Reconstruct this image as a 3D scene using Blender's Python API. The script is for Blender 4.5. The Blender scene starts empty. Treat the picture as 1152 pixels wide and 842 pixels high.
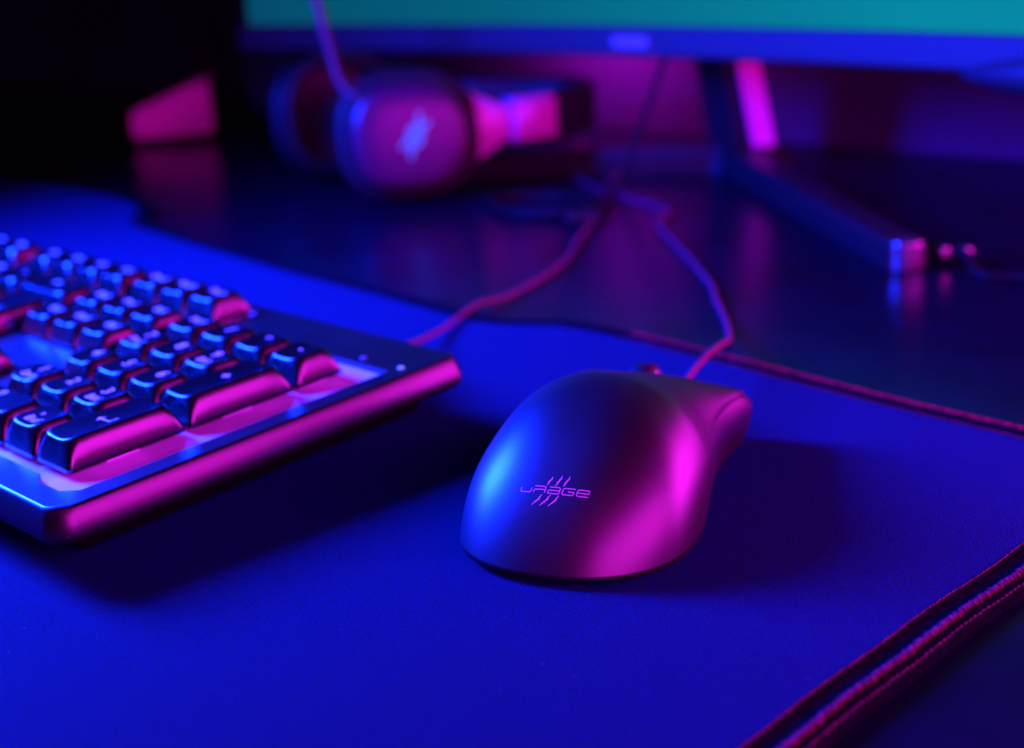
import bpy, bmesh, math, random
from mathutils import Vector, Matrix
from mathutils.bvhtree import BVHTree

random.seed(7)
S = 0.001                      # everything below is written in millimetres
scene = bpy.context.scene
COL = scene.collection
PI = math.pi
R = math.radians

# ------------------------------------------------------------------ materials
def mat(name, base, rough=0.5, spec=0.5, metal=0.0, sheen=0.0, emit=None, estr=0.0,
        noise=None, bump=None, coat=0.0, rnoise=None, specks=None):
    m = bpy.data.materials.new(name)
    m.use_nodes = True
    nt = m.node_tree
    b = nt.nodes['Principled BSDF']
    b.inputs['Base Color'].default_value = (*base, 1)
    b.inputs['Roughness'].default_value = rough
    b.inputs['Specular IOR Level'].default_value = spec
    b.inputs['Metallic'].default_value = metal
    b.inputs['Sheen Weight'].default_value = sheen
    b.inputs['Coat Weight'].default_value = coat
    if emit:
        b.inputs['Emission Color'].default_value = (*emit, 1)
        b.inputs['Emission Strength'].default_value = estr
    tc = nt.nodes.new('ShaderNodeTexCoord')
    col_out = None
    if noise:                                  # (scale, amount) : uneven colour
        n = nt.nodes.new('ShaderNodeTexNoise'); n.inputs['Scale'].default_value = noise[0]
        n.inputs['Detail'].default_value = 4
        nt.links.new(tc.outputs['Object'], n.inputs['Vector'])
        mx = nt.nodes.new('ShaderNodeMix'); mx.data_type = 'RGBA'
        a = noise[1]
        mx.inputs['A'].default_value = (*[c * (1 - a) for c in base], 1)
        mx.inputs['B'].default_value = (*[min(1, c * (1 + a)) for c in base], 1)
        st = nt.nodes.new('ShaderNodeMapRange'); st.inputs['From Min'].default_value = .36; st.inputs['From Max'].default_value = .64
        nt.links.new(n.outputs['Fac'], st.inputs['Value']); nt.links.new(st.outputs['Result'], mx.inputs['Factor'])
        nt.links.new(mx.outputs['Result'], b.inputs['Base Color'])
        col_out = mx.outputs['Result']
    if specks:                                 # (scale, size, colour) : dust and lint
        v = nt.nodes.new('ShaderNodeTexVoronoi'); v.inputs['Scale'].default_value = specks[0]
        nt.links.new(tc.outputs['Object'], v.inputs['Vector'])
        sp = nt.nodes.new('ShaderNodeSeparateColor')
        nt.links.new(v.outputs['Color'], sp.inputs['Color'])
        cm = nt.nodes.new('ShaderNodeMath'); cm.operation = 'MULTIPLY'      # each cell its own speck size
        pw = nt.nodes.new('ShaderNodeMath'); pw.operation = 'POWER'; pw.inputs[1].default_value = 5
        nt.links.new(sp.outputs['Red'], pw.inputs[0])
        nt.links.new(pw.outputs[0], cm.inputs[0]); cm.inputs[1].default_value = specks[1]
        lt = nt.nodes.new('ShaderNodeMath'); lt.operation = 'LESS_THAN'
        nt.links.new(v.outputs['Distance'], lt.inputs[0]); nt.links.new(cm.outputs[0], lt.inputs[1])
        mx2 = nt.nodes.new('ShaderNodeMix'); mx2.data_type = 'RGBA'
        if col_out: nt.links.new(col_out, mx2.inputs['A'])
        else: mx2.inputs['A'].default_value = (*base, 1)
        mx2.inputs['B'].default_value = (*specks[2], 1)
        nt.links.new(lt.outputs[0], mx2.inputs['Factor'])
        nt.links.new(mx2.outputs['Result'], b.inputs['Base Color'])
    if rnoise:                                 # (scale, amount) : smudged gloss
        n = nt.nodes.new('ShaderNodeTexNoise'); n.inputs['Scale'].default_value = rnoise[0]
        n.inputs['Detail'].default_value = 5
        nt.links.new(tc.outputs['Object'], n.inputs['Vector'])
        mr = nt.nodes.new('ShaderNodeMapRange')
        mr.inputs['To Min'].default_value = max(0.02, rough - rnoise[1])
        mr.inputs['To Max'].default_value = rough + rnoise[1]
        nt.links.new(n.outputs['Fac'], mr.inputs['Value'])
        nt.links.new(mr.outputs['Result'], b.inputs['Roughness'])
    if bump:                                   # (scale, strength, distance)
        n = nt.nodes.new('ShaderNodeTexNoise'); n.inputs['Scale'].default_value = bump[0]
        n.inputs['Detail'].default_value = 2
        nt.links.new(tc.outputs['Object'], n.inputs['Vector'])
        bp = nt.nodes.new('ShaderNodeBump'); bp.inputs['Strength'].default_value = bump[1]
        bp.inputs['Distance'].default_value = bump[2]
        nt.links.new(n.outputs['Fac'], bp.inputs['Height'])
        nt.links.new(bp.outputs['Normal'], b.inputs['Normal'])
    return m

M = {}
M['pad'] = mat('pad_cloth', (0.0006, 0.0058, 0.0088), .8, .02, sheen=.075, noise=(1900, .6), bump=(2300, 1.0, .0008), specks=(230, .075, (.035, .035, .045)))
_p = M['pad'].node_tree.nodes['Principled BSDF']
_p.inputs['Sheen Tint'].default_value = (.04, .26, 1, 1); _p.inputs['Sheen Roughness'].default_value = .4
M['rubber'] = mat('rubber', (.004, .004, .004), .6, .15)
M['thread'] = mat('red_thread', (.075, .006, .016), .8, .05, noise=(600, .5))
M['thread2'] = mat('dull_thread', (.05, .008, .018), .8, .05, noise=(600, .5))
M['hem'] = mat('hem_cloth', (.0022, .002, .0035), 1.0, 0.0, noise=(700, .3))
M['desk'] = mat('desk_lacquer', (.0012, .0013, .0052), .26, .1, rnoise=(14, .07), noise=(30, .2), specks=(110, .05, (.05, .05, .05)))
M['wall'] = mat('wall_paint', (.014, .008, .028), .85, .1, noise=(6, .15), bump=(400, .2, .0004))
M['shell'] = mat('soft_touch_plastic', (.0014, .0012, .0014), .39, .49, rnoise=(90, .015), bump=(5200, .05, .00008), specks=(90, .03, (.25, .25, .25)))
M['black'] = mat('black_plastic', (.015, .015, .017), .45, .4, bump=(2500, .1, .0001))
M['case'] = mat('keyboard_case_plastic', (.002, .002, .0022), .34, .48, rnoise=(60, .05), bump=(2200, .15, .0001), specks=(150, .035, (.06, .06, .06)))
M['key'] = mat('keycap_plastic', (.0012, .0012, .0014), .235, .54, rnoise=(120, .03), bump=(3000, .12, .0001), specks=(140, .03, (.05, .05, .05)))
M['legend'] = mat('legend_print', (.4, .36, .36), .5, .2)
M['plate'] = mat('white_plate', (.34, .36, .42), .4, .3, noise=(45, .3))
M['led'] = mat('led_lens', (.06, .09, .15), .4, .2, emit=(.12, .28, 1), estr=.8)
M['led_off'] = mat('led_lens_dim', (.03, .05, .1), .4, .2, emit=(.03, .07, .8), estr=.3)
M['logo'] = mat('logo_print', (.22, .16, .16), .45, .3)
M['cable'] = mat('braided_cable', (.085, .009, .03), .6, .15, bump=(900, .5, .0004), noise=(500, .3))
M['darkcable'] = mat('dark_cable', (.003, .002, .003), .6, .06)
M['bezel'] = mat('silver_bezel', (.009, .012, .014), .5, .18, rnoise=(30, .05))
M['monback'] = mat('monitor_back', (.003, .003, .0035), .5, .06)
M['badge'] = mat('badge_metal', (.12, .12, .13), .35, .5, metal=.3)
M['stand'] = mat('stand_paint', (.005, .005, .006), .4, .15, rnoise=(40, .05))
M['cap'] = mat('stand_end_cap', (.02, .02, .022), .22, .9)
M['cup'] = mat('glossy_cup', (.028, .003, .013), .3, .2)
M['leather'] = mat('leatherette', (.004, .004, .0045), .5, .12, bump=(900, .3, .0004))
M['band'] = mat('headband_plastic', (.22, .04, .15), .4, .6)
M['bandtop'] = mat('headband_dark', (.005, .005, .006), .5, .15)
M['glow'] = mat('lit_mark', (.01, .01, .02), .6, .02, emit=(.05, .07, 1), estr=1.5)
M['column'] = mat('painted_magenta_side', (.34, .03, .2), .35, .6)  # saturated pink stands in for magenta light on the column's right side
M['micarm'] = mat('microphone_arm_rubber', (.03, .006, .012), .5, .2)
M['metal'] = mat('plug_metal', (.35, .33, .34), .3, .5, metal=1.0)
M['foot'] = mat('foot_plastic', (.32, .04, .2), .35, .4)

def screen_mat():
    m = bpy.data.materials.new('lit_screen'); m.use_nodes = True
    nt = m.node_tree; b = nt.nodes['Principled BSDF']
    b.inputs['Base Color'].default_value = (.002, .002, .002, 1); b.inputs['Roughness'].default_value = .6; b.inputs['Specular IOR Level'].default_value = .015
    tc = nt.nodes.new('ShaderNodeTexCoord'); sx = nt.nodes.new('ShaderNodeSeparateXYZ')
    nt.links.new(tc.outputs['Generated'], sx.inputs[0])
    r = nt.nodes.new('ShaderNodeValToRGB')
    e = r.color_ramp.elements
    e[0].position = 0.0; e[0].color = (.0, .10, .20, 1)
    e[1].position = 0.8; e[1].color = (.0, .34, .42, 1)
    k = e.new(.36); k.color = (.0, .16, .235, 1)
    n = nt.nodes.new('ShaderNodeTexNoise'); n.inputs['Scale'].default_value = 3
    nt.links.new(tc.outputs['Generated'], n.inputs['Vector'])
    ad = nt.nodes.new('ShaderNodeMath'); ad.operation = 'MULTIPLY_ADD'
    nt.links.new(n.outputs['Fac'], ad.inputs[0]); ad.inputs[1].default_value = .16
    nt.links.new(sx.outputs['X'], ad.inputs[2])
    sb = nt.nodes.new('ShaderNodeMath'); sb.operation = 'SUBTRACT'; sb.inputs[1].default_value = .08
    nt.links.new(ad.outputs[0], sb.inputs[0]); nt.links.new(sb.outputs[0], r.inputs['Fac'])
    nt.links.new(r.outputs['Color'], b.inputs['Emission Color'])
    # the picture on the screen: a teal glow along its lower edge, dark blue above
    vr = nt.nodes.new('ShaderNodeMapRange'); vr.interpolation_type = 'SMOOTHSTEP'
    vr.inputs['From Min'].default_value = .08; vr.inputs['From Max'].default_value = .32
    vr.inputs['To Min'].default_value = .72; vr.inputs['To Max'].default_value = .04
    nt.links.new(sx.outputs['Z'], vr.inputs['Value']); nt.links.new(vr.outputs['Result'], b.inputs['Emission Strength'])
    return m
M['screen'] = screen_mat()

# ------------------------------------------------------------------ mesh helpers
class MB:
    def __init__(self): self.v = []; self.f = []; self.sm = []
    def add(self, vs, fs, smooth=True):
        o = len(self.v)
        self.v += [tuple(v) for v in vs]
        self.f += [tuple(i + o for i in f) for f in fs]
        self.sm += [smooth] * len(fs)
    def box(self, c, d, rot=None, taper=1.0, smooth=False):
        x, y, z = d[0] / 2, d[1] / 2, d[2] / 2
        vs = [Vector((sx * x * (taper if sz > 0 else 1), sy * y * (taper if sz > 0 else 1), sz * z))
              for sz in (-1, 1) for sy in (-1, 1) for sx in (-1, 1)]
        if rot is not None: vs = [rot @ v for v in vs]
        vs = [v + Vector(c) for v in vs]
        self.add(vs, [(0, 2, 3, 1), (4, 5, 7, 6), (0, 1, 5, 4), (2, 6, 7, 3), (0, 4, 6, 2), (1, 3, 7, 5)], smooth)
    def rings(self, rings, cap0=True, cap1=True, smooth=True, closed=True):
        n = len(rings[0]); o = len(self.v)
        for r in rings: self.v += [tuple(p) for p in r]
        for i in range(len(rings) - 1):
            for j in range(n if closed else n - 1):
                a = o + i * n + j; b = o + i * n + (j + 1) % n
                self.f.append((a, b, b + n, a + n)); self.sm.append(smooth)
        if cap0: self.f.append(tuple(o + j for j in range(n))[::-1]); self.sm.append(False)
        if cap1: self.f.append(tuple(o + (len(rings) - 1) * n + j for j in range(n))); self.sm.append(False)
    def tube(self, pts, r, n=10, cap=True):
        pts = [Vector(p) for p in pts]
        rr = r if isinstance(r, (list, tuple)) else [r] * len(pts)
        up = Vector((0, 0, 1)); rings = []
        for i, p in enumerate(pts):
            t = (pts[min(i + 1, len(pts) - 1)] - pts[max(i - 1, 0)]).normalized()
            u = t.cross(up)
            if u.length < .05: u = t.cross(Vector((0, 1, 0)))
            u.normalize(); w = u.cross(t)
            rings.append([p + (u * math.cos(2 * PI * k / n) + w * math.sin(2 * PI * k / n)) * rr[i] for k in range(n)])
        self.rings(rings, cap, cap)
    def build(self, name, m, parent=None, label=None, fix=True):
        me = bpy.data.meshes.new(name)
        me.from_pydata([(x * S, y * S, z * S) for x, y, z in self.v], [], self.f)
        me.update()
        if fix:
            bm = bmesh.new(); bm.from_mesh(me)
            bmesh.ops.recalc_face_normals(bm, faces=bm.faces)
            bm.to_mesh(me); bm.free()
        me.polygons.foreach_set('use_smooth', self.sm)
        me.materials.append(m)
        o = bpy.data.objects.new(name, me); COL.objects.link(o)
        if parent: o.parent = parent
        if label: o['label'] = label
        return o

def tag(o, label=None, cat=None, group=None, kind=None):
    if label: o['label'] = label
    if cat: o['category'] = cat
    if group: o['group'] = group
    if kind: o['kind'] = kind
    return o

def empty(name, loc, label, cat, rot=(0, 0, 0), group=None):
    o = bpy.data.objects.new(name, None); COL.objects.link(o)
    o.location = Vector(loc) * S; o.rotation_euler = rot; o.empty_display_size = .01
    return tag(o, label, cat, group)

def spline(P, n=12):
    """Catmull-Rom through points"""
    P = [Vector(p) for p in P]; out = []
    Q = [P[0] * 2 - P[1]] + P + [P[-1] * 2 - P[-2]]
    for i in range(1, len(Q) - 2):
        a, b, c, d = Q[i - 1:i + 3]
        for k in range(n):
            t = k / n
            out.append(.5 * ((2 * b) + (c - a) * t + (2 * a - 5 * b + 4 * c - d) * t * t + (3 * b - a - 3 * c + d) * t ** 3))
    out.append(P[-1]); return out

def rrect(w, d, r, n=5, cx=0, cy=0, sub=0):
    """rounded rectangle loop; optional subdivisions along each straight side"""
    pts = []
    cs = [(w / 2 - r, d / 2 - r, 0), (-w / 2 + r, d / 2 - r, 90), (-w / 2 + r, -d / 2 + r, 180), (w / 2 - r, -d / 2 + r, 270)]
    for (x, y, a) in cs:
        arc = [(x + r * math.cos(R(a + 90 * k / n)), y + r * math.sin(R(a + 90 * k / n))) for k in range(n + 1)]
        if pts and sub:
            p, q = pts[-1], arc[0]
            pts += [(p[0] + (q[0] - p[0]) * (k + 1) / (sub + 1), p[1] + (q[1] - p[1]) * (k + 1) / (sub + 1)) for k in range(sub)]
        pts += arc
    if sub:
        p, q = pts[-1], pts[0]
        pts += [(p[0] + (q[0] - p[0]) * (k + 1) / (sub + 1), p[1] + (q[1] - p[1]) * (k + 1) / (sub + 1)) for k in range(sub)]
    return [(x + cx, y + cy) for x, y in pts]

def superloop(rx, rz, p=2.6, n=48):
    out = []
    for k in range(n):
        a = 2 * PI * k / n; c, s = math.cos(a), math.sin(a)
        out.append((rx * math.copysign(abs(c) ** (2 / p), c), rz * math.copysign(abs(s) ** (2 / p), s)))
    return out

DESK = -3.6

# ------------------------------------------------------------------ desk and wall
b = MB(); b.box((-250, 50, DESK - 14), (2600, 1300, 28)); desk = b.build('desk_surface', M['desk']); desk['kind'] = 'structure'
b = MB(); b.box((-250, 712, 500), (3600, 20, 1500)); wall = b.build('back_wall', M['wall']); wall['kind'] = 'structure'

# ------------------------------------------------------------------ mouse pad
back = [(-615, 318), (-540, 322), (-483, 322), (-440, 312), (-412, 296), (-396, 282), (-340, 272), (-254, 262), (-200, 257),
        (-148, 254), (-110, 250), (-74, 248), (-60, 254), (-47, 261), (-30, 263.5), (-10, 263), (39, 259), (105, 252.5), (153, 250)]
path = [Vector((x, y, 0)) for x, y in back]
path = spline(path, 6)
cr = 14; ex, ey = 202, 247
path += [Vector((ex - cr + cr * math.cos(R(90 - a)), ey - cr + cr * math.sin(R(90 - a)), 0)) for a in (0, 15, 30, 45, 60, 75, 90)]
wob = lambda y: .45 * math.sin(y * .045) + .25 * math.sin(y * .13 + 1)
path += [Vector((ex + wob(y), y, 0)) for y in range(230, -260, -5)]
path += [Vector((ex - cr + cr * math.cos(R(a)), -262 + cr * math.sin(R(a)), 0)) for a in (0, -22, -45, -67, -90)]
path += [Vector((x, -276, 0)) for x in range(150, -620, -60)]
path += [Vector((-640 - 12 * math.cos(R(a)), -262 - 14 * math.sin(R(a)), 0)) for a in (75, 45, 15)]
path += [Vector((-652, y, 0)) for y in range(-220, 300, 60)]
path += [Vector((-646, 308, 0)), (Vector((-632, 316, 0)))]
# drop near-duplicates
pp = [path[0]]
for q in path[1:]:
    if (q - pp[-1]).length > .8: pp.append(q)
path = pp
def normals2(path):
    out = []
    for i in range(len(path)):
        t = (path[(i + 1) % len(path)] - path[i - 1]); t.z = 0; t.normalize()
        out.append(Vector((t.y, -t.x, 0)) * -1)
    return out
nr = normals2(path)
# path runs clockwise (back edge left to right), so outward is to the left of travel
outward = nr
inner = [p - nv * 11.6 for p, nv in zip(path, outward)]
pad = empty('mouse_pad', (0, 0, DESK), 'large dark cloth mouse pad with stitched reddish hem spread across the desk', 'mouse pad')
b = MB()
top = [tuple(p) for p in inner]
n_ = len(top)
b.v += top; b.f.append(tuple(range(n_))); b.sm.append(False)
b.rings([[(x, y, z) for x, y, _ in top] for z in (0, DESK + .3)], False, False)
pt = b.build('cloth_top', M['pad'], pad); pt.location.z = -DESK * S
prof = [(-11.6, 0), (-11.2, .1), (-10.7, .12), (-10.2, -.2), (-9.5, -.6), (-8.2, -.8), (-6.9, -.7), (-6.2, -.2),
        (-5.2, .35), (-4.4, .5), (-3.5, .35), (-2.8, -.1), (-2.2, -.5), (-1.6, -.6), (-.9, -.6), (-.35, -1.0), (0, -1.8), (-.2, -3.2)]
b = MB()
o = len(b.v); k = len(prof)
for p, nv in zip(path, outward):
    for d, z in prof: b.v.append((p.x + nv.x * d, p.y + nv.y * d, z))
for i in range(len(path)):
    for j in range(k - 1):
        a0 = i * k + j; b0 = ((i + 1) % len(path)) * k + j
        b.f.append((a0, b0, b0 + 1, a0 + 1)); b.sm.append(True)
hm = b.build('hem', M['hem'], pad); hm.location.z = -DESK * S
# threads: thick slanted overlock wraps on the bead, a thin chain outside it and a fine line inside it
seg = [(path[i], outward[i]) for i in range(len(path))]
def walk(step, y_min=-255):
    out = []; acc = 0
    for i in range(len(path) - 1):
        a, c = path[i], path[i + 1]; L = (c - a).length
        if a.y < y_min and c.y < y_min: acc = 0; continue
        if a.x < -12: continue
        t = acc
        while t < L:
            f_ = t / L
            nn = (outward[i] * (1 - f_) + outward[i + 1] * f_).normalized()
            out.append((a + (c - a) * f_, nn, (c - a).normalized())); t += step
        acc = t - L
    return out
def zprof(d):
    for (d0, z0), (d1, z1) in zip(prof[:-1], prof[1:]):
        if d0 <= d <= d1 and d1 > d0: return z0 + (z1 - z0) * (d - d0) / (d1 - d0)
    return -1
b = MB()
for p, nv, t in walk(1.05):
    sl = random.uniform(.6, 1.0); j = random.uniform(-.25, .25); hz = random.uniform(-.05, .12)
    pts = []
    for q in (0, .25, .5, .75, 1):
        d = -5.5 + 2.2 * q + j
        pts.append(p + nv * d + t * (sl * (q - .5) * 1.6) + Vector((0, 0, zprof(d) + .12 + hz)))
    b.tube(pts, [.15, .3, .34, .3, .15], 6)
th = b.build('overlock_thread', M['thread'], pad); th.location.z = -DESK * S
b = MB()
for p, nv, t in walk(2.0):
    j = random.uniform(-.12, .12)
    b.tube([p + nv * (-1.35 + j) + t * q + Vector((0, 0, zprof(-1.35) + z)) for q, z in ((-.75, .05), (-.3, .28), (.3, .28), (.75, .05))], [.14, .25, .25, .14], 6)
th = b.build('chain_thread', M['thread2'], pad); th.location.z = -DESK * S
b = MB()
for p, nv, t in walk(1.4):
    j = random.uniform(-.1, .1)
    b.tube([p + nv * (-10.9 + j) + t * q + Vector((0, 0, .12 + z)) for q, z in ((-.62, -.05), (0, .12), (.62, -.05))], [.16, .3, .16], 6)
th = b.build('edge_thread', M['thread2'], pad); th.location.z = -DESK * S

# ------------------------------------------------------------------ mouse
Q = dict(L=117.6, wr=32.88, yr=.2878, ww=28.8, yw=.6894, wf=31.6, nr=2.432, cy=.4445, bf=.3676, br=.7556, bs=.4726,
         us=.085, ur=0, uf=.15, h=37.87, hf=15.6, lip=7.5, z0=2, zs=18, yaw=.4129, ox=112.99, oy=77.06, tf=88, tr=62.7, ts=82.2)
mouse = empty('gaming_mouse', (Q['ox'], Q['oy'], 0), 'matte black computer mouse with printed logo and scroll wheel on the cloth pad',
              'computer mouse', (0, 0, Q['yaw']))
def m_outline():
    L = Q['L']; yr, yw = Q['yr'] * L, Q['yw'] * L
    def w(y):
        if y <= yr:
            t = 1 - y / yr; return Q['wr'] * max(0, 1 - t ** Q['nr']) ** (1 / Q['nr'])
        if y <= yw:
            t = (y - yr) / (yw - yr); s = t * t * (3 - 2 * t); return Q['wr'] + (Q['ww'] - Q['wr']) * s
        yf = L * .96
        if y <= yf:
            t = (y - yw) / (yf - yw); s = t * t * (3 - 2 * t) * .5 + .5 * t * t; return Q['ww'] + (Q['wf'] - Q['ww']) * s
        t = (y - yf) / (L - yf); return Q['wf'] * max(0, 1 - t ** 3) ** (1 / 3)
    ys = [yr * .3 * (k / 60) ** 2 for k in range(60)] + [yr * .3 + (L * .96 - yr * .3) * k / 120 for k in range(121)]
    ys += [L - L * .04 * (1 - k / 60) ** 2 for k in range(1, 61)]
    return [(y, w(y)) for y in ys]
OUT = m_outline(); CY = Q['cy'] * Q['L']
POL = sorted((math.atan2(y - CY, w), math.hypot(y - CY, w)) for y, w in OUT)
def m_R(phi):
    if math.cos(phi) < 0: phi = PI - phi
    phi = (phi + PI) % (2 * PI) - PI
    phi = max(POL[0][0], min(POL[-1][0], phi))
    lo, hi = 0, len(POL) - 1
    while hi - lo > 1:
        md = (lo + hi) // 2
        if POL[md][0] <= phi: lo = md
        else: hi = md
    (a0, r0), (a1, r1) = POL[lo], POL[hi]
    return r0 + (r1 - r0) * ((phi - a0) / (a1 - a0) if a1 > a0 else 0)
def m_pt(phi, th, off=0.0):
    s = math.sin(phi)
    fr = max(0, s) ** 1.5; re = max(0, -s) ** 1.5; sd = 1 - fr - re
    bb = Q['bf'] * fr + Q['br'] * re + Q['bs'] * sd
    und = Q['us'] * sd + Q['ur'] * re + Q['uf'] * fr
    tm = R(Q['tf'] * fr + Q['tr'] * re + Q['ts'] * sd); cm = math.cos(tm) ** bb
    th = th * tm / (PI / 2)
    rr = m_R(phi) * math.sin(th) / math.sin(tm)
    y = CY + rr * s; x = rr * math.cos(phi)
    yn = min(1, max(0, (y - CY) / (Q['L'] - CY)))
    h = Q['h'] - (Q['h'] - Q['hf']) * yn * yn * 1.2 / (yn + .2)
    z = Q['z0'] + (h - Q['z0']) * (max(0, math.cos(th)) ** bb - cm) / (1 - cm)
    z += Q['lip'] * yn ** 1.5 * min(1.1, abs(x) / 30) ** 3 * (z - Q['z0']) / (h - Q['z0'])
    k = 1 - und * min(1, max(0, 1 - (z - Q['z0']) / (Q['zs'] - Q['z0']))) ** 1.5
    return Vector((x * k, CY + (y - CY) * k, z))
NP, NT = 192, 56
ths = [PI / 2 * (k / NT) for k in range(NT + 1)]
b = MB()
b.v.append(tuple(m_pt(0, 0)))
for th in ths[1:]:
    for j in range(NP): b.v.append(tuple(m_pt(-PI / 2 + 2 * PI * j / NP, th)))
for j in range(NP):
    b.f.append((0, 1 + j, 1 + (j + 1) % NP)); b.sm.append(True)
for i in range(NT - 1):
    for j in range(NP):
        a0 = 1 + i * NP + j; a1 = 1 + i * NP + (j + 1) % NP
        b.f.append((a0, a0 + NP, a1 + NP, a1)); b.sm.append(True)
last = 1 + (NT - 1) * NP
b.f.append(tuple(last + j for j in range(NP))); b.sm.append(False)
BV = BVHTree.FromPolygons([Vector(v) for v in b.v], b.f[:-1])
b.build('shell', M['shell'], mouse)
# two main buttons: raised skins over the front half, their rims make the grooves
def m_half(y):
    for (y0, w0), (y1, w1) in zip(OUT[:-1], OUT[1:]):
        if y0 <= y <= y1: return w0 + (w1 - w0) * ((y - y0) / (y1 - y0) if y1 > y0 else 0)
    return 0
def button(side):
    nu, nv = 30, 44; c = MB(); y0, y1 = 60, Q['L'] - 1.6
    for j in range(nv + 1):
        v = j / nv; y = y0 + (y1 - y0) * v
        xo = min(m_half(y) - 2.6, 27.5)
        for i in range(nu + 1):
            u = i / nu; x = side * (1.3 + (xo - 1.3) * u)
            h = BV.ray_cast(Vector((x, y, 90)), Vector((0, 0, -1)))
            if h[0] is None: h = BV.find_nearest(Vector((x, y, Q['hf'])))
            p, n = h[0], h[1]
            if n.z < 0: n = -n
            ed = min(u * (xo - 1.3), (1 - u) * (xo - 1.3), (1 - v) * (y1 - y0))
            t = min(1, (y - y0) / 24); ramp = t * t * (3 - 2 * t)
            c.v.append(tuple(p + n * ((.85 * min(1, ed / .9) ** .5 if ed > 1e-6 else -.5) * ramp - .05 * (1 - ramp))))
    for j in range(nv):
        for i in range(nu):
            a0 = j * (nu + 1) + i
            c.f.append((a0, a0 + 1, a0 + nu + 2, a0 + nu + 1)); c.sm.append(True)
    return c.build('main_button', M['shell'], mouse)
button(1); button(-1)
b = MB()
b.rings([[(p.x * k, CY + (p.y - CY) * k, z) for p in [m_pt(-PI / 2 + 2 * PI * j / 64, PI / 2) for j in range(64)]] for k, z in ((.955, 2.6), (.955, .9), (.93, .1))])
b.build('base', M['black'], mouse)
# scroll wheel
WY, WZ = .78 * Q['L'], 17.6
b = MB(); rings = []
for x, r in ((-3.6, 7.5), (-3.6, 9.6), (-2.8, 10.6), (2.8, 10.6), (3.6, 9.6), (3.6, 7.5)):
    rings.append([(x, WY + (r + (.35 if (k % 2 and abs(x) < 3) else 0)) * math.cos(2 * PI * k / 48), WZ + (r + (.35 if (k % 2 and abs(x) < 3) else 0)) * math.sin(2 * PI * k / 48)) for k in range(48)])
b.rings(rings); wheel = b.build('scroll_wheel', M['rubber'], mouse)
b = MB(); rings = []
for x, r in ((3.55, 5.0), (4.2, 5.6), (4.2, 9.0), (3.55, 9.5)):
    rings.append([(x, WY + r * math.cos(2 * PI * k / 48), WZ + r * math.sin(2 * PI * k / 48)) for k in range(48)])
b.rings(rings); b.build('wheel_rim', M['metal'], wheel)

# logo: letter strokes and claw scratches laid on the rear slope (u across, v up the slope, in mm)
STROKES = []
def st(pts, w=.26): STROKES.append((pts, w))
def letter(x0, segs, w=.27):
    for s in segs: st([(x0 + px + py * .18, py) for px, py in s], w)
letter(-8.0, [[(.0, 1.05), (0, .25), (.25, 0), (2.2, 0), (2.45, .25), (2.5, 1.05)]])
letter(-4.9, [[(0, 0), (.1, .75), (2.6, .75)], [(-.15, 1.5), (2.2, 1.5), (2.6, 1.3), (2.6, 0)]])
letter(-1.6, [[(.1, 1.5), (2.3, 1.5), (2.6, 1.25), (2.6, 0), (.25, 0), (0, .2), (0, .5), (.25, .75), (2.5, .75)]])
letter(1.7, [[(2.7, 1.5), (.25, 1.5), (0, 1.25), (0, .25), (.25, 0), (2.4, 0), (2.6, .2), (2.6, .75), (1.2, .75)]])
letter(5.0, [[(2.7, 0), (.25, 0), (0, .25), (0, 1.25), (.25, 1.5), (2.4, 1.5), (2.6, 1.3), (2.6, .75), (.2, .75)]])
def scratch(x, y, pts): STROKES.append(([(x + a, y + c) for a, c in pts], 'taper'))
for x in (-1.75, .25, 2.0):
    k = 1.0 if x < 0 else 1.2
    scratch(x, 1.85, [(-.35, 0), (.05, .5), (.0, .75), (.55 * k, 1.5 * k), (.7 * k, 2.1 * k)])
for x in (-2.9, -.95, 1.0):
    scratch(x, -.35, [(.2, 0), (-.25, -.6), (-.3, -1.0), (-1.1, -1.8), (-1.9, -2.6)])
LOGO_C = (0.0, 6.0, 20.3)
def build_logo():
    hit = BV.ray_cast(Vector((LOGO_C[0], -60, LOGO_C[2])), Vector((0, 1, 0)))
    c, nrm = hit[0], hit[1]
    ux = Vector((1, 0, 0)); ux = (ux - nrm * ux.dot(nrm)).normalized(); vy = nrm.cross(ux)
    g = MB()
    for pts, w in [([(x * 1.13, y * 1.13) for x, y in q], w_) for q, w_ in STROKES]:
        P = []
        for i in range(len(pts) - 1):
            for k in range(4):
                t = k / 4; P.append((pts[i][0] + (pts[i + 1][0] - pts[i][0]) * t, pts[i][1] + (pts[i + 1][1] - pts[i][1]) * t))
        P.append(pts[-1])
        n = len(P); o = len(g.v)
        for i, (x, y) in enumerate(P):
            x2, y2 = P[min(i + 1, n - 1)]; x1, y1 = P[max(i - 1, 0)]
            L = math.hypot(x2 - x1, y2 - y1) or 1
            nx, ny = -(y2 - y1) / L, (x2 - x1) / L
            ww = (.05 + .17 * math.sin(PI * (i + .6) / (n + .4)) * (1 + .3 * math.sin(i * 2.3))) if w == 'taper' else w * .5
            for sg in (1, -1):
                s3 = c + ux * (x + nx * ww * sg) + vy * (y + ny * ww * sg - .5) + nrm * 15
                h2 = BV.ray_cast(s3, -nrm)
                g.v.append(tuple(h2[0] + h2[1] * .035))
        for i in range(n - 1):
            a0 = o + i * 2; g.f.append((a0, a0 + 1, a0 + 3, a0 + 2)); g.sm.append(True)
    return g.build('logo', M['logo'], mouse)
build_logo()

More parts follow.
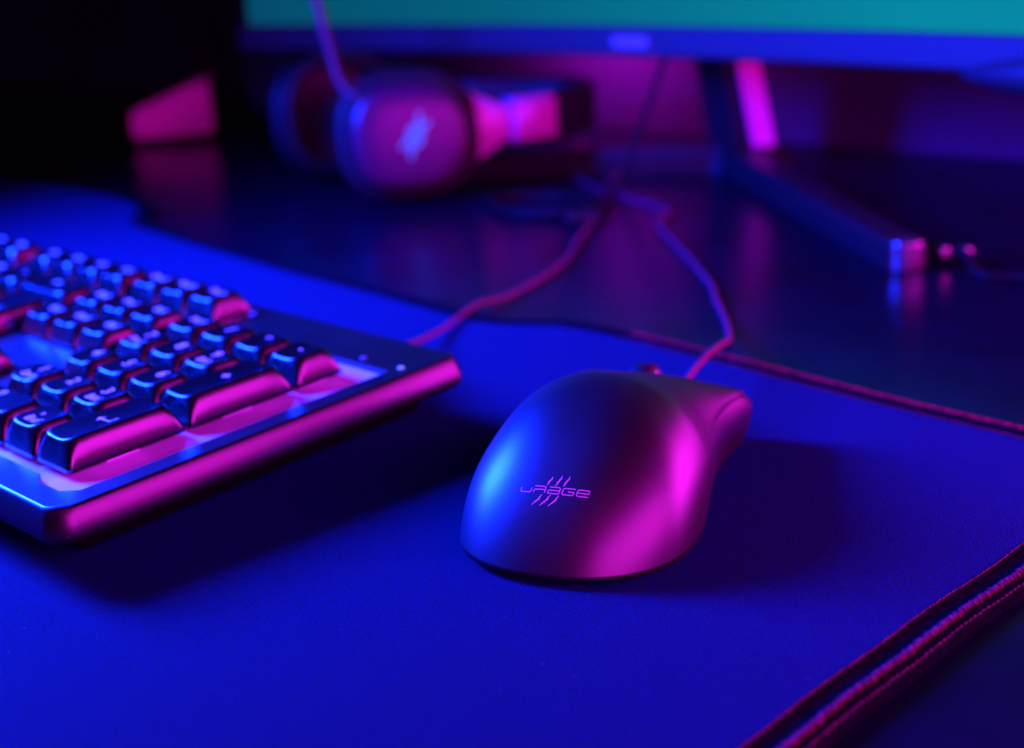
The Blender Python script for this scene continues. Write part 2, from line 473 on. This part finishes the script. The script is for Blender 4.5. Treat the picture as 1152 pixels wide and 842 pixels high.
def to_local(root_loc, yaw, pts):
    m = Matrix.Rotation(-yaw, 3, 'Z')
    return [m @ (Vector(p) - Vector(root_loc)) for p in pts]
def braided(b, pts, r, amp=.1, n=10):
    rr = [r * (1 + amp * math.sin(i * 1.7)) for i in range(len(pts))]
    b.tube(pts, rr, n)
mc = [(70, 180, 11), (65.5, 195, 12.5), (58.5, 212, 13), (50, 232, 11.5), (40, 252, 7.5), (25, 273, 1.5), (10, 292, -1.2), (-4.5, 308, -1.6), (-18, 322, -1.6), (-28, 334, -1.6),
      (-38, 344, -1.6), (-60, 364, -1.6), (-88, 388, -1.6), (-118, 413, -1.6), (-134, 428, -1.4), (-143, 440, -1.2), (-150, 456, -1.4), (-172, 468, -1.6), (-205, 482, -1.6), (-240, 512, -1.6), (-262, 552, -1.6)]
pts = spline(mc, 8)
b = MB(); braided(b, to_local((Q['ox'], Q['oy'], 0), Q['yaw'], pts), 1.05); b.build('cable', M['cable'], mouse)
b = MB(); q = to_local((Q['ox'], Q['oy'], 0), Q['yaw'], spline(mc[:3], 8)); b.tube(q[:7], [2.7 if k % 2 else 2.3 for k in range(7)], 12); b.build('strain_relief', M['black'], mouse)

# ------------------------------------------------------------------ keyboard
TILT = R(2.5)
# key grid: u to the right, v to the back, w up; origin at the front right base corner of the numpad Enter key
Q0 = Vector((0, -15 - 20 * math.sin(TILT), -20 * math.cos(TILT)))
kb = empty('gaming_keyboard', (0, 0, 0), 'black full size keyboard with white plate and printed legends lying on the cloth pad', 'keyboard', (TILT, 0, 0))
def K(u, v, w): return (u - Q0.x, v - Q0.y, w - Q0.z)
P_ = 19.05
# case: outline with chamfered corners
U0, U1, V0, V1 = -446, 21, -16.5, 127
def outline(ins):
    a, c = U0 + ins, U1 - ins; d, e = V0 + ins, V1 - ins
    r = 7 - ins * .4; out = []
    for (x, y, sx, sy) in ((c, d, 1, -1), (c, e, 1, 1), (a, e, -1, 1), (a, d, -1, -1)):
        rr = r if sy < 0 else r * .62
        p = [(x, y - sy * rr), (x - sx * rr * .06, y - sy * rr * .72), (x - sx * rr * .72, y - sy * rr * .06), (x - sx * rr, y)]
        if sx * sy > 0: pass
        else: p = p[::-1]
        out += p
    return out
RV1 = 102.5; RV2 = 122; RU = 11.8
recess = [(RU, -3.0), (RU, RV1), (-78.5, RV1), (-78.5, RV2), (-437, RV2), (-437, -3.8), (-8, -3.8), (-4.5, -6.6), (RU - 4.5, -6.6)]
def build_case():
    bm = bmesh.new()
    side = [(2.2, .85), (1.75, .2), (1.05, -1.6), (.5, -3.4), (.12, -5.2), (0, -6.6), (.3, -7.9), (1.4, -9.0), (3.6, -9.7), (9, -10.2), (12, -16.5)]
    loops = []
    for ins, w in [(2.8, 1.05)] + side:
        loops.append([bm.verts.new(K(u, v, w)) for u, v in outline(ins)])
    for i in range(len(loops) - 1):
        n = len(loops[i])
        for j in range(n): bm.faces.new((loops[i][j], loops[i][(j + 1) % n], loops[i + 1][(j + 1) % n], loops[i + 1][j])).smooth = True
    bm.faces.new(loops[-1])
    rl = [[bm.verts.new(K(u, v, w)) for u, v in recess] for w in (1.05, -4.2)]
    n = len(recess)
    for j in range(n): bm.faces.new((rl[0][j], rl[0][(j + 1) % n], rl[1][(j + 1) % n], rl[1][j]))
    bm.edges.ensure_lookup_table()
    ed = []
    for lp in (loops[0], rl[0]):
        for j in range(len(lp)):
            ed.append(bm.edges.get((lp[j], lp[(j + 1) % len(lp)])))
    bmesh.ops.triangle_fill(bm, use_beauty=True, edges=ed)
    bmesh.ops.recalc_face_normals(bm, faces=bm.faces)
    me = bpy.data.meshes.new('case'); bmesh.ops.scale(bm, vec=(S, S, S), verts=bm.verts); bm.to_mesh(me); bm.free()
    me.materials.append(M['case'])
    o = bpy.data.objects.new('case', me); COL.objects.link(o); o.parent = kb
    return o
case = build_case()
KEYS = []   # (u_left, v_front, wu, dv, legend lines)
G = .43
def key(col_right, row, w=1.0, h=1.0, leg=()):
    KEYS.append((-col_right * P_ - w * P_ + G, row * P_ + G, w * P_ - 2 * G, h * P_ - 2 * G, leg))
# numpad
key(0, 0, 1, 2, ('arrow',)); key(0, 2, 1, 2, ('+',)); key(0, 4, 1, 1, ('-',))
key(1, 0, 1, 1, (',', 'Entf')); key(2, 0, 2, 1, ('0', 'Einfg'))
for c, r, a, t in ((1, 1, '3', 'Bild'), (2, 1, '2', ''), (3, 1, '1', 'Ende'), (1, 2, '6', ''), (2, 2, '5', ''), (3, 2, '4', ''),
                   (1, 3, '9', 'Bild'), (2, 3, '8', ''), (3, 3, '7', 'Pos1')): key(c, r, 1, 1, (a, t))
key(1, 4, 1, 1, ('*',)); key(2, 4, 1, 1, ('/',)); key(3, 4, 1, 1, ('Num',))
N = 4.25
for i, t in enumerate(('Bild', 'Pos1', 'Einfg')): key(N + i, 4, 1, 1, (t,))
for i, t in enumerate(('Bild', 'Ende', 'Entf')): key(N + i, 3, 1, 1, (t,))
for i, t in enumerate(('Pause', 'Rollen', 'Druck')): key(N + i, 5.28, 1, 1, (t,))
for i, t in enumerate(('\u2192', '\u2193', '\u2190')): key(N + i, 0, 1, 1, (t,))
key(N + 1, 1, 1, 1, ('\u2191',))
MB_ = 7.5
for i in range(4): key(MB_ + i, 5.28, 1, 1, ('F%d' % (12 - i),))
for i in range(4): key(MB_ + 4.5 + i, 5.28, 1, 1, ('F%d' % (8 - i),))
key(MB_, 4, 2, 1, ('\u2190',))
for i, t in enumerate("\u00b4\u00df0987"): key(MB_ + 2 + i, 4, 1, 1, (t,))
key(MB_, 2, 1.25, 2, ('arrow',))
for i, t in enumerate("+\u00dcPOIU"): key(MB_ + 1.5 + i, 3, 1, 1, (t,))
for i, t in enumerate("#\u00c4\u00d6LKJ"): key(MB_ + 1.25 + i, 2, 1, 1, (t,))
key(MB_, 1, 2.75, 1, ('\u21d1',))
for i, t in enumerate("-.,MN"): key(MB_ + 2.75 + i, 1, 1, 1, (t,))
for i, t in enumerate(('Strg', '', 'Fn', 'Gr')): key(MB_ + 1.25 * i, 0, 1.25, 1, (t,))

# the rest of the main block, left of the picture
for i in range(4): key(MB_ + 9 + i, 5.28, 1, 1, ('F%d' % (4 - i),))
for i, t in enumerate('654321'): key(MB_ + 8 + i, 4, 1, 1, (t,))
for i, t in enumerate('ZTREWQ'): key(MB_ + 7.5 + i, 3, 1, 1, (t,))
for i, t in enumerate('HGFDSA'): key(MB_ + 7.25 + i, 2, 1, 1, (t,))
for i, t in enumerate('BVCXY<'): key(MB_ + 7.75 + i, 1, 1, 1, (t,))
key(MB_ + 5, 0, 6.25, 1)
for i, t in enumerate(('Alt', '')): key(MB_ + 11.25 + 1.25 * i, 0, 1.25, 1, (t,))
LEFT_EDGE = [(22.5, 5.28, 1), (22.5, 4, 1), (22.5, 3, 1.5), (22.5, 2, 1.75), (22.5, 1, 1.25), (22.5, 0, 1.25)]
HK = 8.6; DISH = .75
def key_mesh(w, d):
    b = MB(); rings = []
    lv = [(0, 0, 0), (.05, .2, 1.4), (.17, .42, 2.9), (.38, .66, 4.6), (.66, .88, 6.3), (1.0, 1.04, HK - .7), (1.2, 1.12, HK - .22), (1.42, 1.25, HK)]
    x0, x1, y0, y1 = 2.15, 2.15, 2.5, 2.9       # top insets: sides, front, back
    def ring(k, ky, z, dish):
        ww = w - (x0 + x1) * k * .88; dd = d - (y0 + y1) * ky * .88
        cy = (y0 - y1) * ky * .44
        rad = 1.5 + 2.1 * min(k, 1) ** 1.5
        out = []
        for x, y in rrect(ww, dd, rad, 6, 0, cy, 5):
            zz = z - dish * DISH * (1 - min(1, (x / (ww / 2)) ** 2)) if dish else z
            out.append((x, y, zz))
        return out
    for k, ky, z in lv:
        f_ = max(0, (z - 4) / (HK - 4))
        rings.append(ring(k, ky, z, f_))
    base = rings[-1]
    hw = max(p[0] for p in base); cyy = (max(p[1] for p in base) + min(p[1] for p in base)) / 2
    for s in (.93, .8, .6, .4, .2, .04):
        rings.append([(p[0] * s, cyy + (p[1] - cyy) * s, HK - DISH * (1 - min(1, (p[0] * s / hw) ** 2))) for p in base])
    b.rings(rings, True, True)
    return b, hw, cyy
_tm = {}
def text_mesh(t, size):
    """triangulated outline of a short legend"""
    if (t, size) in _tm: return _tm[(t, size)]
    cu = bpy.data.curves.new('legend', 'FONT'); cu.body = t; cu.size = size; cu.align_x = 'CENTER'; cu.align_y = 'CENTER'; cu.resolution_u = 2
    cu.offset = size * .018
    o = bpy.data.objects.new('legend', cu); COL.objects.link(o)
    bpy.context.view_layer.update()
    me = bpy.data.meshes.new_from_object(o.evaluated_get(bpy.context.evaluated_depsgraph_get()))
    vs = [tuple(v.co) for v in me.vertices]; fs = [tuple(p.vertices) for p in me.polygons]
    bpy.data.objects.remove(o); bpy.data.curves.remove(cu); bpy.data.meshes.remove(me)
    _tm[(t, size)] = (vs, fs); return vs, fs
proto = {}
plate_b = MB()
pr = [(u - .15 if u > 0 else u, v, -1.0) for u, v in recess]
plate_b.v += [K(*p) for p in pr]; plate_b.f.append(tuple(range(len(pr)))); plate_b.sm.append(False)
for (ul, vf, w, d, leg) in KEYS:
    kk = (round(w, 2), round(d, 2))
    cu_, cv_ = ul + w / 2, vf + d / 2
    if kk not in proto:
        b, hw, cyy = key_mesh(w, d)
        o = b.build('key', M['key'], kb); proto[kk] = (o, hw, cyy)
    else:
        o = proto[kk][0].copy(); COL.objects.link(o); o.parent = kb
    _, hw, cyy = proto[kk]
    o.location = Vector(K(cu_, cv_, .9 + random.uniform(-.12, .12))) * S
    o.rotation_euler = (R(random.uniform(-.5, .5)), R(random.uniform(-.5, .5)), R(random.uniform(-.4, .4)))
    # collar on the plate under the key
    plate_b.box(K(cu_, cv_, -.5), (10.5, 10.5, 1.4), taper=.9)
    lines = [t for t in leg if t]
    if not lines: continue
    g = MB()
    def put(vs, fs, dx, dy):
        vv = []
        for x, y, z in vs:
            X, Y = x + dx, y + dy + cyy
            vv.append((X, Y, HK - DISH * (1 - min(1, (X / hw) ** 2)) + .05))
        g.add(vv, fs, False)
    if lines[0] == 'arrow':
        x, y, q = -1.5, 0, .62
        put([(x - 1.3, -.9, 0), (x, -.3 + 1.0, 0), (x, -2.5, 0)], [(0, 1, 2)], 0, 0)
        put([(x, -.9 - q / 2, 0), (3, -.9 - q / 2, 0), (3, -.9 + q / 2, 0), (x, -.9 + q / 2, 0)], [(0, 1, 2, 3)], 0, 0)
        put([(3 - q, -.9 + q / 2, 0), (3, -.9 + q / 2, 0), (3, 2, 0), (3 - q, 2, 0)], [(0, 1, 2, 3)], 0, 0)
    elif len(lines) == 2:
        put(*text_mesh(lines[0], 5.6), -1.8, 3.0)
        put(*text_mesh(lines[1], 4.0), -.4, -2.6)
    else:
        put(*text_mesh(lines[0], 6.0 if len(lines[0]) == 1 else 4.2), -1.0 if len(lines[0]) < 3 else 0, 2.0)
    lg = g.build('legend', M['legend'], o, fix=False)
b = MB(); b.box(K(-7.25 * P_ + 1.5 * P_, 2.5 * P_, -.6), (3.15 * P_, .98 * P_, 3.2))
b.box(K(-6.75 * P_, 1.5 * P_, -.61), (.98 * P_, .96 * P_, 3.2)); b.box(K(-4.75 * P_, 1.5 * P_, -.61), (.98 * P_, .96 * P_, 3.2))
b.box(K(-7.38 * P_, 3.15 * P_, -.62), (.2 * P_, 6.1 * P_, 3.2)); b.box(K(-4.12 * P_, 2.5 * P_, -.62), (.2 * P_, 4.9 * P_, 3.2))
b.build('spacer_panel', M['case'], kb)
mk = MB()
for (end, row, w_) in LEFT_EDGE:                       # the modifier keys at the far left end, one part
    kw, kd = w_ * P_ - 2 * G, P_ - 2 * G
    q, _, _ = key_mesh(kw, kd); o_ = len(mk.v); c0 = K(-end * P_ + G + kw / 2, row * P_ + G + kd / 2, .9)
    mk.v += [(x + c0[0], y + c0[1], z + c0[2]) for x, y, z in q.v]; mk.f += [tuple(i + o_ for i in f) for f in q.f]; mk.sm += q.sm
mk.build('modifier_keys', M['key'], kb)['kind'] = 'stuff'
plate_b.build('plate', M['plate'], kb)
# status lights on the case
for u, m_ in ((-4.7, 'led_off'), (13.2, 'led')):
    b = MB(); rings = []
    for r, z in ((1.1, 1.0), (1.1, 1.3), (.7, 1.5), (.2, 1.55)):
        rings.append([K(u + r * math.cos(2 * PI * k / 20), 106.2 + r * math.sin(2 * PI * k / 20), z) for k in range(20)])
    b.rings(rings); b.build('status_light', M[m_], kb)
# rear flip feet and front pads
for u in (-30, -380):
    b = MB(); b.box(K(u, 112, -20.6), (26, 7, 9)); b.build('flip_foot', M['black'], kb)
    b = MB(); b.box(K(u, 4, -17.9), (22, 6, 3.4)); b.build('rubber_foot', M['rubber'], kb)
# cable (points in world, keyboard root has only a small tilt)
def kl(pts):
    m = Matrix.Rotation(-TILT, 3, 'X'); return [m @ Vector(p) for p in pts]
kc = [(-26, 139, 18.5), (-30, 146, 18), (-38, 159, 14), (-50, 178, 9), (-62, 197, 5), (-73, 217, 2.5), (-84, 238, 1.8), (-92, 256, 1.2), (-96, 272, -1.2), (-104, 300, -1.6), (-116, 330, -1.6),
      (-127, 350, -1.6), (-147, 378, -1.6), (-168, 412, -1.6), (-196, 452, -1.4), (-222, 484, -1.4), (-262, 508, -1.6), (-320, 560, -1.6), (-360, 620, -1.6)]
b = MB(); braided(b, kl(spline(kc, 8)), .98); b.build('cable', M['cable'], kb)
b = MB(); q = kl(spline(kc[:5], 8)); b.tube(q[:18], [2.9 if k % 2 else 2.4 for k in range(18)], 12); b.build('strain_relief', M['cable'], kb)

# ------------------------------------------------------------------ monitor
MX, MY, MR = -205, 497, 1500
mon = empty('curved_monitor', (MX, 580, DESK), 'wide curved monitor with teal screen and pale bezel on a splayed stand', 'monitor')
def ML(x, y, z): return (x - MX, y - 580, z - DESK)
def arc_y(x): return MY - (x - MX) ** 2 / (2 * MR)
HW = 327; ZB, ZS, ZT = 76.5, 94.5, 462
def arc_slab(name, x0, x1, z0, z1, f0, f1, m, parent, n=40, rad=0.0):
    """curved slab: front face at arc_y+f0, back at arc_y+f1"""
    b = MB(); rings = []
    for i in range(n + 1):
        x = x0 + (x1 - x0) * i / n; y = arc_y(x)
        if rad:
            e = rad
            rings.append([ML(x, y + f0, z0 + e), ML(x, y + f0 + e * .3, z0 + e * .3), ML(x, y + f0 + e, z0), ML(x, y + f1, z0), ML(x, y + f1, z1), ML(x, y + f0 + e, z1), ML(x, y + f0 + e * .3, z1 - e * .3), ML(x, y + f0, z1 - e)])
        else:
            rings.append([ML(x, y + f0, z0), ML(x, y + f1, z0), ML(x, y + f1, z1), ML(x, y + f0, z1)])
    b.rings(rings, smooth=False); return b.build(name, m, parent)
arc_slab('bezel', MX - HW - 6, MX + HW + 6, ZB, ZS, -4, 18, M['bezel'], mon, rad=2.5)
arc_slab('screen', MX - HW, MX + HW, ZS + .1, ZT, 0, 5, M['screen'], mon)
arc_slab('housing', MX - HW - 6, MX + HW + 6, ZS + .2, ZT + 8, 5.2, 26, M['monback'], mon)
for sx in (-1, 1):
    arc_slab('side_frame', MX + sx * (HW + 3.2) - 2.9, MX + sx * (HW + 3.2) + 2.9, ZS + .2, ZT + 8, -1, 5, M['monback'], mon, 2)
arc_slab('top_frame', MX - HW, MX + HW, ZT + .2, ZT + 8, -1, 5, M['monback'], mon)
b = MB(); b.box(ML(MX, MY - 4.6, 85.5), (26, 1.2, 6)); b.build('badge', M['badge'], mon)
# bulge of the control panel under the right part of the bezel
b = MB(); rings = []
for i in range(25):
    t = i / 24; x = 8 + 120 * t; y = arc_y(x)
    k = math.sin(PI * min(1, t * 1.0)) ** .7 if 0 < t < 1 else 0
    zt = ZB + 10 * k; zb = ZB - 1 - 10 * k
    rings.append([ML(x, y - 4.4 - 5 * k, zt), ML(x, y - 4.4 - 6.5 * k, (zt + zb) / 2 - 2), ML(x, y - 2, zb), ML(x, y + 14, zb), ML(x, y + 14, zt)])
b.rings(rings); b.build('control_panel', M['bezel'], mon)
# stand: leaning column, base block and two splayed legs
b = MB(); rings = []
for t in (0, .25, .5, .75, 1):
    z = DESK + 4 + 150 * t; y = 594 - 42 * t; w = 26 - 3 * t
    rings.append([ML(MX + sx * (w if sy > 0 else w - 15), y + sy * (8 - t), z) for sx, sy in ((-1, -1), (1, -1), (1, 1), (-1, 1))])
b.rings(rings, smooth=False); b.build('stand_column', M['stand'], mon)
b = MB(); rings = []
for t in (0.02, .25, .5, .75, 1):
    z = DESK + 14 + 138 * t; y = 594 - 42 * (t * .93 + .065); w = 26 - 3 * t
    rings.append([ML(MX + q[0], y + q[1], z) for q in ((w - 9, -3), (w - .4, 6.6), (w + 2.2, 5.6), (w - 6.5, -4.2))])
b.rings(rings, smooth=False); b.build('painted_lit_side', M['column'], mon)  # slab added over the dark column so its right face looks lit
b = MB(); b.box(ML(MX, 594, DESK + 7), (60, 42, 14), taper=.9); b.build('stand_base', M['stand'], mon)
def leg(tip):
    a = Vector((MX, 590, 0)); t = Vector((tip[0], tip[1], 0)); d = (t - a); L = d.length; d.normalize(); n = Vector((-d.y, d.x, 0))
    b = MB(); rings = []
    for q in (0, .1, .3, .6, .85, .985):
        p = a + d * L * q; hw = 11 - 2.5 * q; h = 17 - 4 * q
        sec = [(-hw, 0), (hw, 0), (hw, h * .7), (hw * .8, h), (-hw * .8, h), (-hw, h * .7)]
        rings.append([ML(*(p + n * s + Vector((0, 0, DESK + .3 + z)))) for s, z in sec])
    b.rings(rings, smooth=False); o = b.build('stand_leg', M['stand'], mon)
    c = MB(); rings = []
    p = a + d * (L * .985 - 2)
    for z, k in ((0, .97), (1, 1.0), (12, 1.0), (13, .97), (13.4, .9)):
        rings.append([ML(*(p + n * (7.6 * k * math.cos(R(t))) + d * (7 * k * math.sin(R(t))) + Vector((0, 0, DESK + .1 + z)))) for t in range(0, 360, 12)])
    c.rings(rings); c.build('end_cap', M['cap'], o)
leg((22, 413)); leg((-372, 478))

# ------------------------------------------------------------------ headset
HC = Vector((-308, 409, DESK))
hs = empty('gaming_headset', HC, 'over ear headset with lit mark on its round ear cup lying under the monitor', 'headset')
ax = Vector((.898, -.317, .1)).normalized()         # outward normal of the near cup
sd = Vector((0, 0, 1)).cross(ax).normalized()       # towards the headband
upv = ax.cross(sd)
CZ = 41
axn = Vector((.80, -.60, .1)).normalized(); sdn = Vector((0, 0, 1)).cross(axn).normalized(); upn = axn.cross(sdn)   # the near cup turns on its yoke
_ax = {}
def HL(c, a, s, u):
    if c is near: return tuple(c + axn * a + sdn * s + upn * u)
    return tuple(c + ax * a + sd * s + upv * u)
def cup(name_c, cen, flip, lit):
    f = -1 if flip else 1
    b = MB(); rings = []
    for a, k in ((-12, .86), (-11, .97), (-4, 1.0), (4, .99), (8, .95), (11, .88), (12.5, .78), (13.3, .6), (13.8, .3), (13.9, .05)):
        rings.append([HL(cen, f * a, s, u) for s, u in superloop(38 * k, 33.5 * k, 2.7)])
    b.rings(rings); c = b.build('ear_cup', M['bandtop'], hs)
    if lit:
        b = MB(); rings = []
        for a, k in ((8.5, .9), (10.6, .9), (12.4, .84), (13.7, .72), (14.5, .5), (14.8, .25), (14.85, .04)):
            rings.append([HL(cen, f * a, s, u) for s, u in superloop(38 * k, 33.5 * k, 2.7)])
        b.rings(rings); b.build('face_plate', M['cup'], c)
    b = MB()
    for i in range(1):
        rings = []
        for q in range(17):
            a = 2 * PI * q / 16
            rings.append([HL(cen, f * (-21 + 9 * math.sin(a)), s * (1 + .13 * math.cos(a)) , u * (1 + .13 * math.cos(a))) for s, u in superloop(37, 35.5, 2.5)])
        b.rings(rings, False, False)
    b.build('ear_cushion', M['leather'], c)
    b = MB(); rings = []
    for a, k in ((-11.5, .9), (-8, 1.12), (-4, 1.13), (-2, 1.02)):
        rings.append([HL(cen, f * a, s, u) for s, u in superloop(38 * k, 33.5 * k, 2.7)])
    b.rings(rings); b.build('cup_ring', M['bandtop'], c)
    return c
near = Vector((0, 0, CZ)); far = near - ax * 128 + Vector((0, 0, 14)) + sd * (-4)
c1 = cup('near', near, False, True); c2 = cup('far', far, True, False)
# lit mark on the near cup: three slanting claw strokes
b = MB()
for ds, L in ((-3.4, 14), (0, 27), (3.4, 16)):
    pts = []
    for q in range(9):
        t = q / 8 - .5
        pts.append(near + axn * 14.9 + sdn * (ds + 9 * t + 3 + 1.2 * math.sin(9 * t + ds)) + upn * (L * t))
    b.tube(pts, [.5 + 1.2 * math.sin(PI * (q + .5) / 9) for q in range(9)], 8)
b.build('lit_mark', M['glow'], c1)
# yokes and headband: out from both cups and round
b = MB(); rings = []
mid = (near + far) / 2
def strip(name, pts, wz, th, m, par):
    b = MB(); rings = []
    P = [Vector(p) for p in pts]
    for i, p in enumerate(P):
        t = (P[min(i + 1, len(P) - 1)] - P[max(i - 1, 0)]).normalized()
        n = t.cross(Vector((0, 0, 1))).normalized(); w = wz[i] if isinstance(wz, list) else wz
        u = Vector((0, 0, 1)); e = th * .3
        rings.append([tuple(p + n * a + u * z) for a, z in ((-th, -w + e), (-th + e, -w), (th - e, -w), (th, -w + e), (th, w - e), (th - e, w), (-th + e, w), (-th, w - e))])
    b.rings(rings); return b.build(name, m, par)
ex_ = lambda c, a, s, u: c + ax * a + sd * s + upv * u
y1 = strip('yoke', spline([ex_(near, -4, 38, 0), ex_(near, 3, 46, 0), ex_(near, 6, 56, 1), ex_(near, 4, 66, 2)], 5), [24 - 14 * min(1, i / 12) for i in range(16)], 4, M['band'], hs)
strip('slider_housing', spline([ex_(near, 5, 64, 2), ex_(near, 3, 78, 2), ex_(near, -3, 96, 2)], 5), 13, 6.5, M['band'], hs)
arcp = []
for q in range(25):
    t = q / 24; a = -PI / 2 + PI * t
    c = near * (1 - t) + far * t
    arcp.append(c + sd * (92 + 62 * math.cos(a)) + ax * (-4 + 8 * t))
strip('headband', arcp, 15, 6, M['bandtop'], hs)
strip('yoke', spline([ex_(far, 4, 38, 0), ex_(far, -3, 46, 0), ex_(far, -5, 60, 0), ex_(far, 3, 96, 0)], 5), [24 - 12 * min(1, i / 12) for i in range(16)], 4, M['stand'], hs)
b = MB()
m0 = ex_(near, -2, -27, 24)
b.tube(spline([m0, m0 + Vector((-10, -4, 8)), m0 + Vector((-17, -5, 28)), m0 + Vector((-25, -6, 60)), m0 + Vector((-36, -4, 110)), m0 + Vector((-50, 2, 170))], 8), 3.0, 10)
b.build('microphone_arm', M['micarm'], hs)

# ------------------------------------------------------------------ second stand, at the left
st2 = empty('stand_foot', (-684, 492, DESK), 'wedge shaped stand foot with slanting strut at the far left of the desk', 'stand')
SL = lambda x, y, z: (x + 684, y - 492, z - DESK)
b = MB(); rings = []
for q, (x, y) in enumerate(((-705, 458), (-677, 517))):
    h = 23 if q == 0 else 47
    n = Vector((-.9, .43, 0)) * 22
    rings.append([SL(x, y, DESK + 5), SL(x + n.x, y + n.y, DESK + 5), SL(x + n.x, y + n.y, h), SL(x, y, h)])
b.rings(rings, smooth=False)
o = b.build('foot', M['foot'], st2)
m_ = o.modifiers.new('bevel', 'BEVEL'); m_.width = .002; m_.segments = 3
b = MB(); b.box(SL(-690, 486, DESK + 2.4), (44, 30, 4.6), Matrix.Rotation(R(42), 3, 'Z')); b.build('rubber_foot', M['rubber'], st2)
b = MB(); b.tube([SL(-655, 517, 40), SL(-668, 510, 68), SL(-698, 502, 112), SL(-760, 490, 190)], 5, 8); b.build('strut', M['darkcable'], st2)
b = MB(); b.box(SL(-634, 540, 66), (46, 22, 86), Matrix.Rotation(R(42), 3, 'Z') @ Matrix.Rotation(R(-24), 3, 'Y'), taper=.6); b.build('column', M['monback'], st2)

# ------------------------------------------------------------------ cables on the desk
cb = empty('coiled_cable', (-222, 432, DESK), 'loosely coiled dark cable on the desk between headset and monitor stand', 'cable')
b = MB(); pts = []
for i in range(150):
    a = i / 150 * 2 * PI * 3.1; k = i / 150
    pts.append((36 * math.cos(a) * (1 + .14 * math.sin(a * .37 + 1)) + 5 * math.sin(a * .6), 25 * math.sin(a) * (1 + .12 * math.cos(a * .53)) + 4 * k, 2.2 + 2.4 * k + .8 * math.sin(a * 2.1)))
b.tube(pts, 1.9, 8); b.build('coil', M['darkcable'], cb)
b = MB(); b.box((44, -14, 3.5), (20, 11, 6), Matrix.Rotation(R(40), 3, 'Z')); o = b.build('cable_tie', M['stand'], cb)
m_ = o.modifiers.new('bevel', 'BEVEL'); m_.width = .0025; m_.segments = 3
vc = empty('hanging_cable', (-214, 488, DESK), 'thin dark cable hanging from behind the monitor down to the desk', 'cable')
b = MB(); b.tube(spline([(-2, -30, 2), (-1, -8, 2.2), (1, 4, 12), (6, 12, 34), (14, 20, 62), (22, 28, 96), (26, 36, 140)], 8), 1.9, 10); b.build('wire', M['darkcable'], vc)
pc = empty('plug_cable', (30, 436, DESK), 'thin dark cable with two shiny plug ends on the desk right of the stand leg', 'cable')
b = MB(); b.tube(spline([(-10, -1, 6.6), (2, -2, 6.6), (9, -4, 6), (22, -18, 2), (40, -14, 2), (70, -14, 2), (130, -10, 2), (190, 20, 2)], 8), 2.0, 8); b.build('wire', M['darkcable'], pc)
for x, y in ((-3, -4.7), (5.1, .3)):
    b = MB(); d = Vector((.85, -.5, 0))
    b.tube([Vector((x, y, 6.6)) + d * t for t in (-3.4, -2.8, 2.8, 3.4)], [1.6, 2.3, 2.3, 1.6], 14); b.build('plug', M['metal'], pc)

# ------------------------------------------------------------------ lights
def area(name, loc, target, size, power, color, sy=None):
    l = bpy.data.lights.new(name, 'AREA'); l.energy = power; l.color = color
    l.shape = 'RECTANGLE' if sy else 'SQUARE'; l.size = size * S
    if sy: l.size_y = sy * S
    o = bpy.data.objects.new(name, l); COL.objects.link(o)
    o.location = Vector(loc) * S
    o.rotation_euler = (Vector(target) - Vector(loc)).to_track_quat('-Z', 'Y').to_euler()
    return o
BLUE = (.0025, .019, 1.0); MAG = (.87, .01, .86)
area('blue_lamp', (-315, -25, 238), (60, 120, 0), 150, 98, BLUE, 190)
area('magenta_lamp', (575, 60, 215), (80, 110, 20), 950, 18, MAG, 250)
area('magenta_side_lamp', (330, 640, 110), (110, 130, 20), 430, 8, MAG, 200)
area('magenta_wall_fill', (-390, 655, 110), (-390, 712, 60), 60, 1.5, MAG, 60)  # unseen lamp, put in to light the wall patch behind the monitor

w = bpy.data.worlds.new('World'); scene.world = w; w.use_nodes = True
bg = w.node_tree.nodes['Background']; bg.inputs['Color'].default_value = (.0012, .0003, .004, 1); bg.inputs['Strength'].default_value = 1.0

# ------------------------------------------------------------------ camera
cd = bpy.data.cameras.new('camera'); cam = bpy.data.objects.new('camera', cd); COL.objects.link(cam)
RT = Vector((0.7116882030292029, 0.7004968044925506, -0.052954023121850234))
UP = Vector((-0.17727940001133852, 0.25202842084915966, 0.9513430981638605))
FW = Vector((-0.6797587189589288, 0.6676720025492443, -0.303549305733349))
mt = Matrix((( RT.x, UP.x, -FW.x), (RT.y, UP.y, -FW.y), (RT.z, UP.z, -FW.z))).to_4x4()
mt.translation = Vector((334.949, -147.355, 155.474)) * S
cam.matrix_world = mt
cd.sensor_width = 36; cd.sensor_fit = 'HORIZONTAL'; cd.lens = 1599.93 / 1152 * 36
cd.clip_start = .01; cd.clip_end = 20
cd.dof.use_dof = True; cd.dof.focus_distance = .352; cd.dof.aperture_fstop = 7.5
scene.camera = cam
scene.view_settings.view_transform = 'Standard'; scene.view_settings.look = 'None'
scene.view_settings.exposure = 0; scene.view_settings.gamma = 1
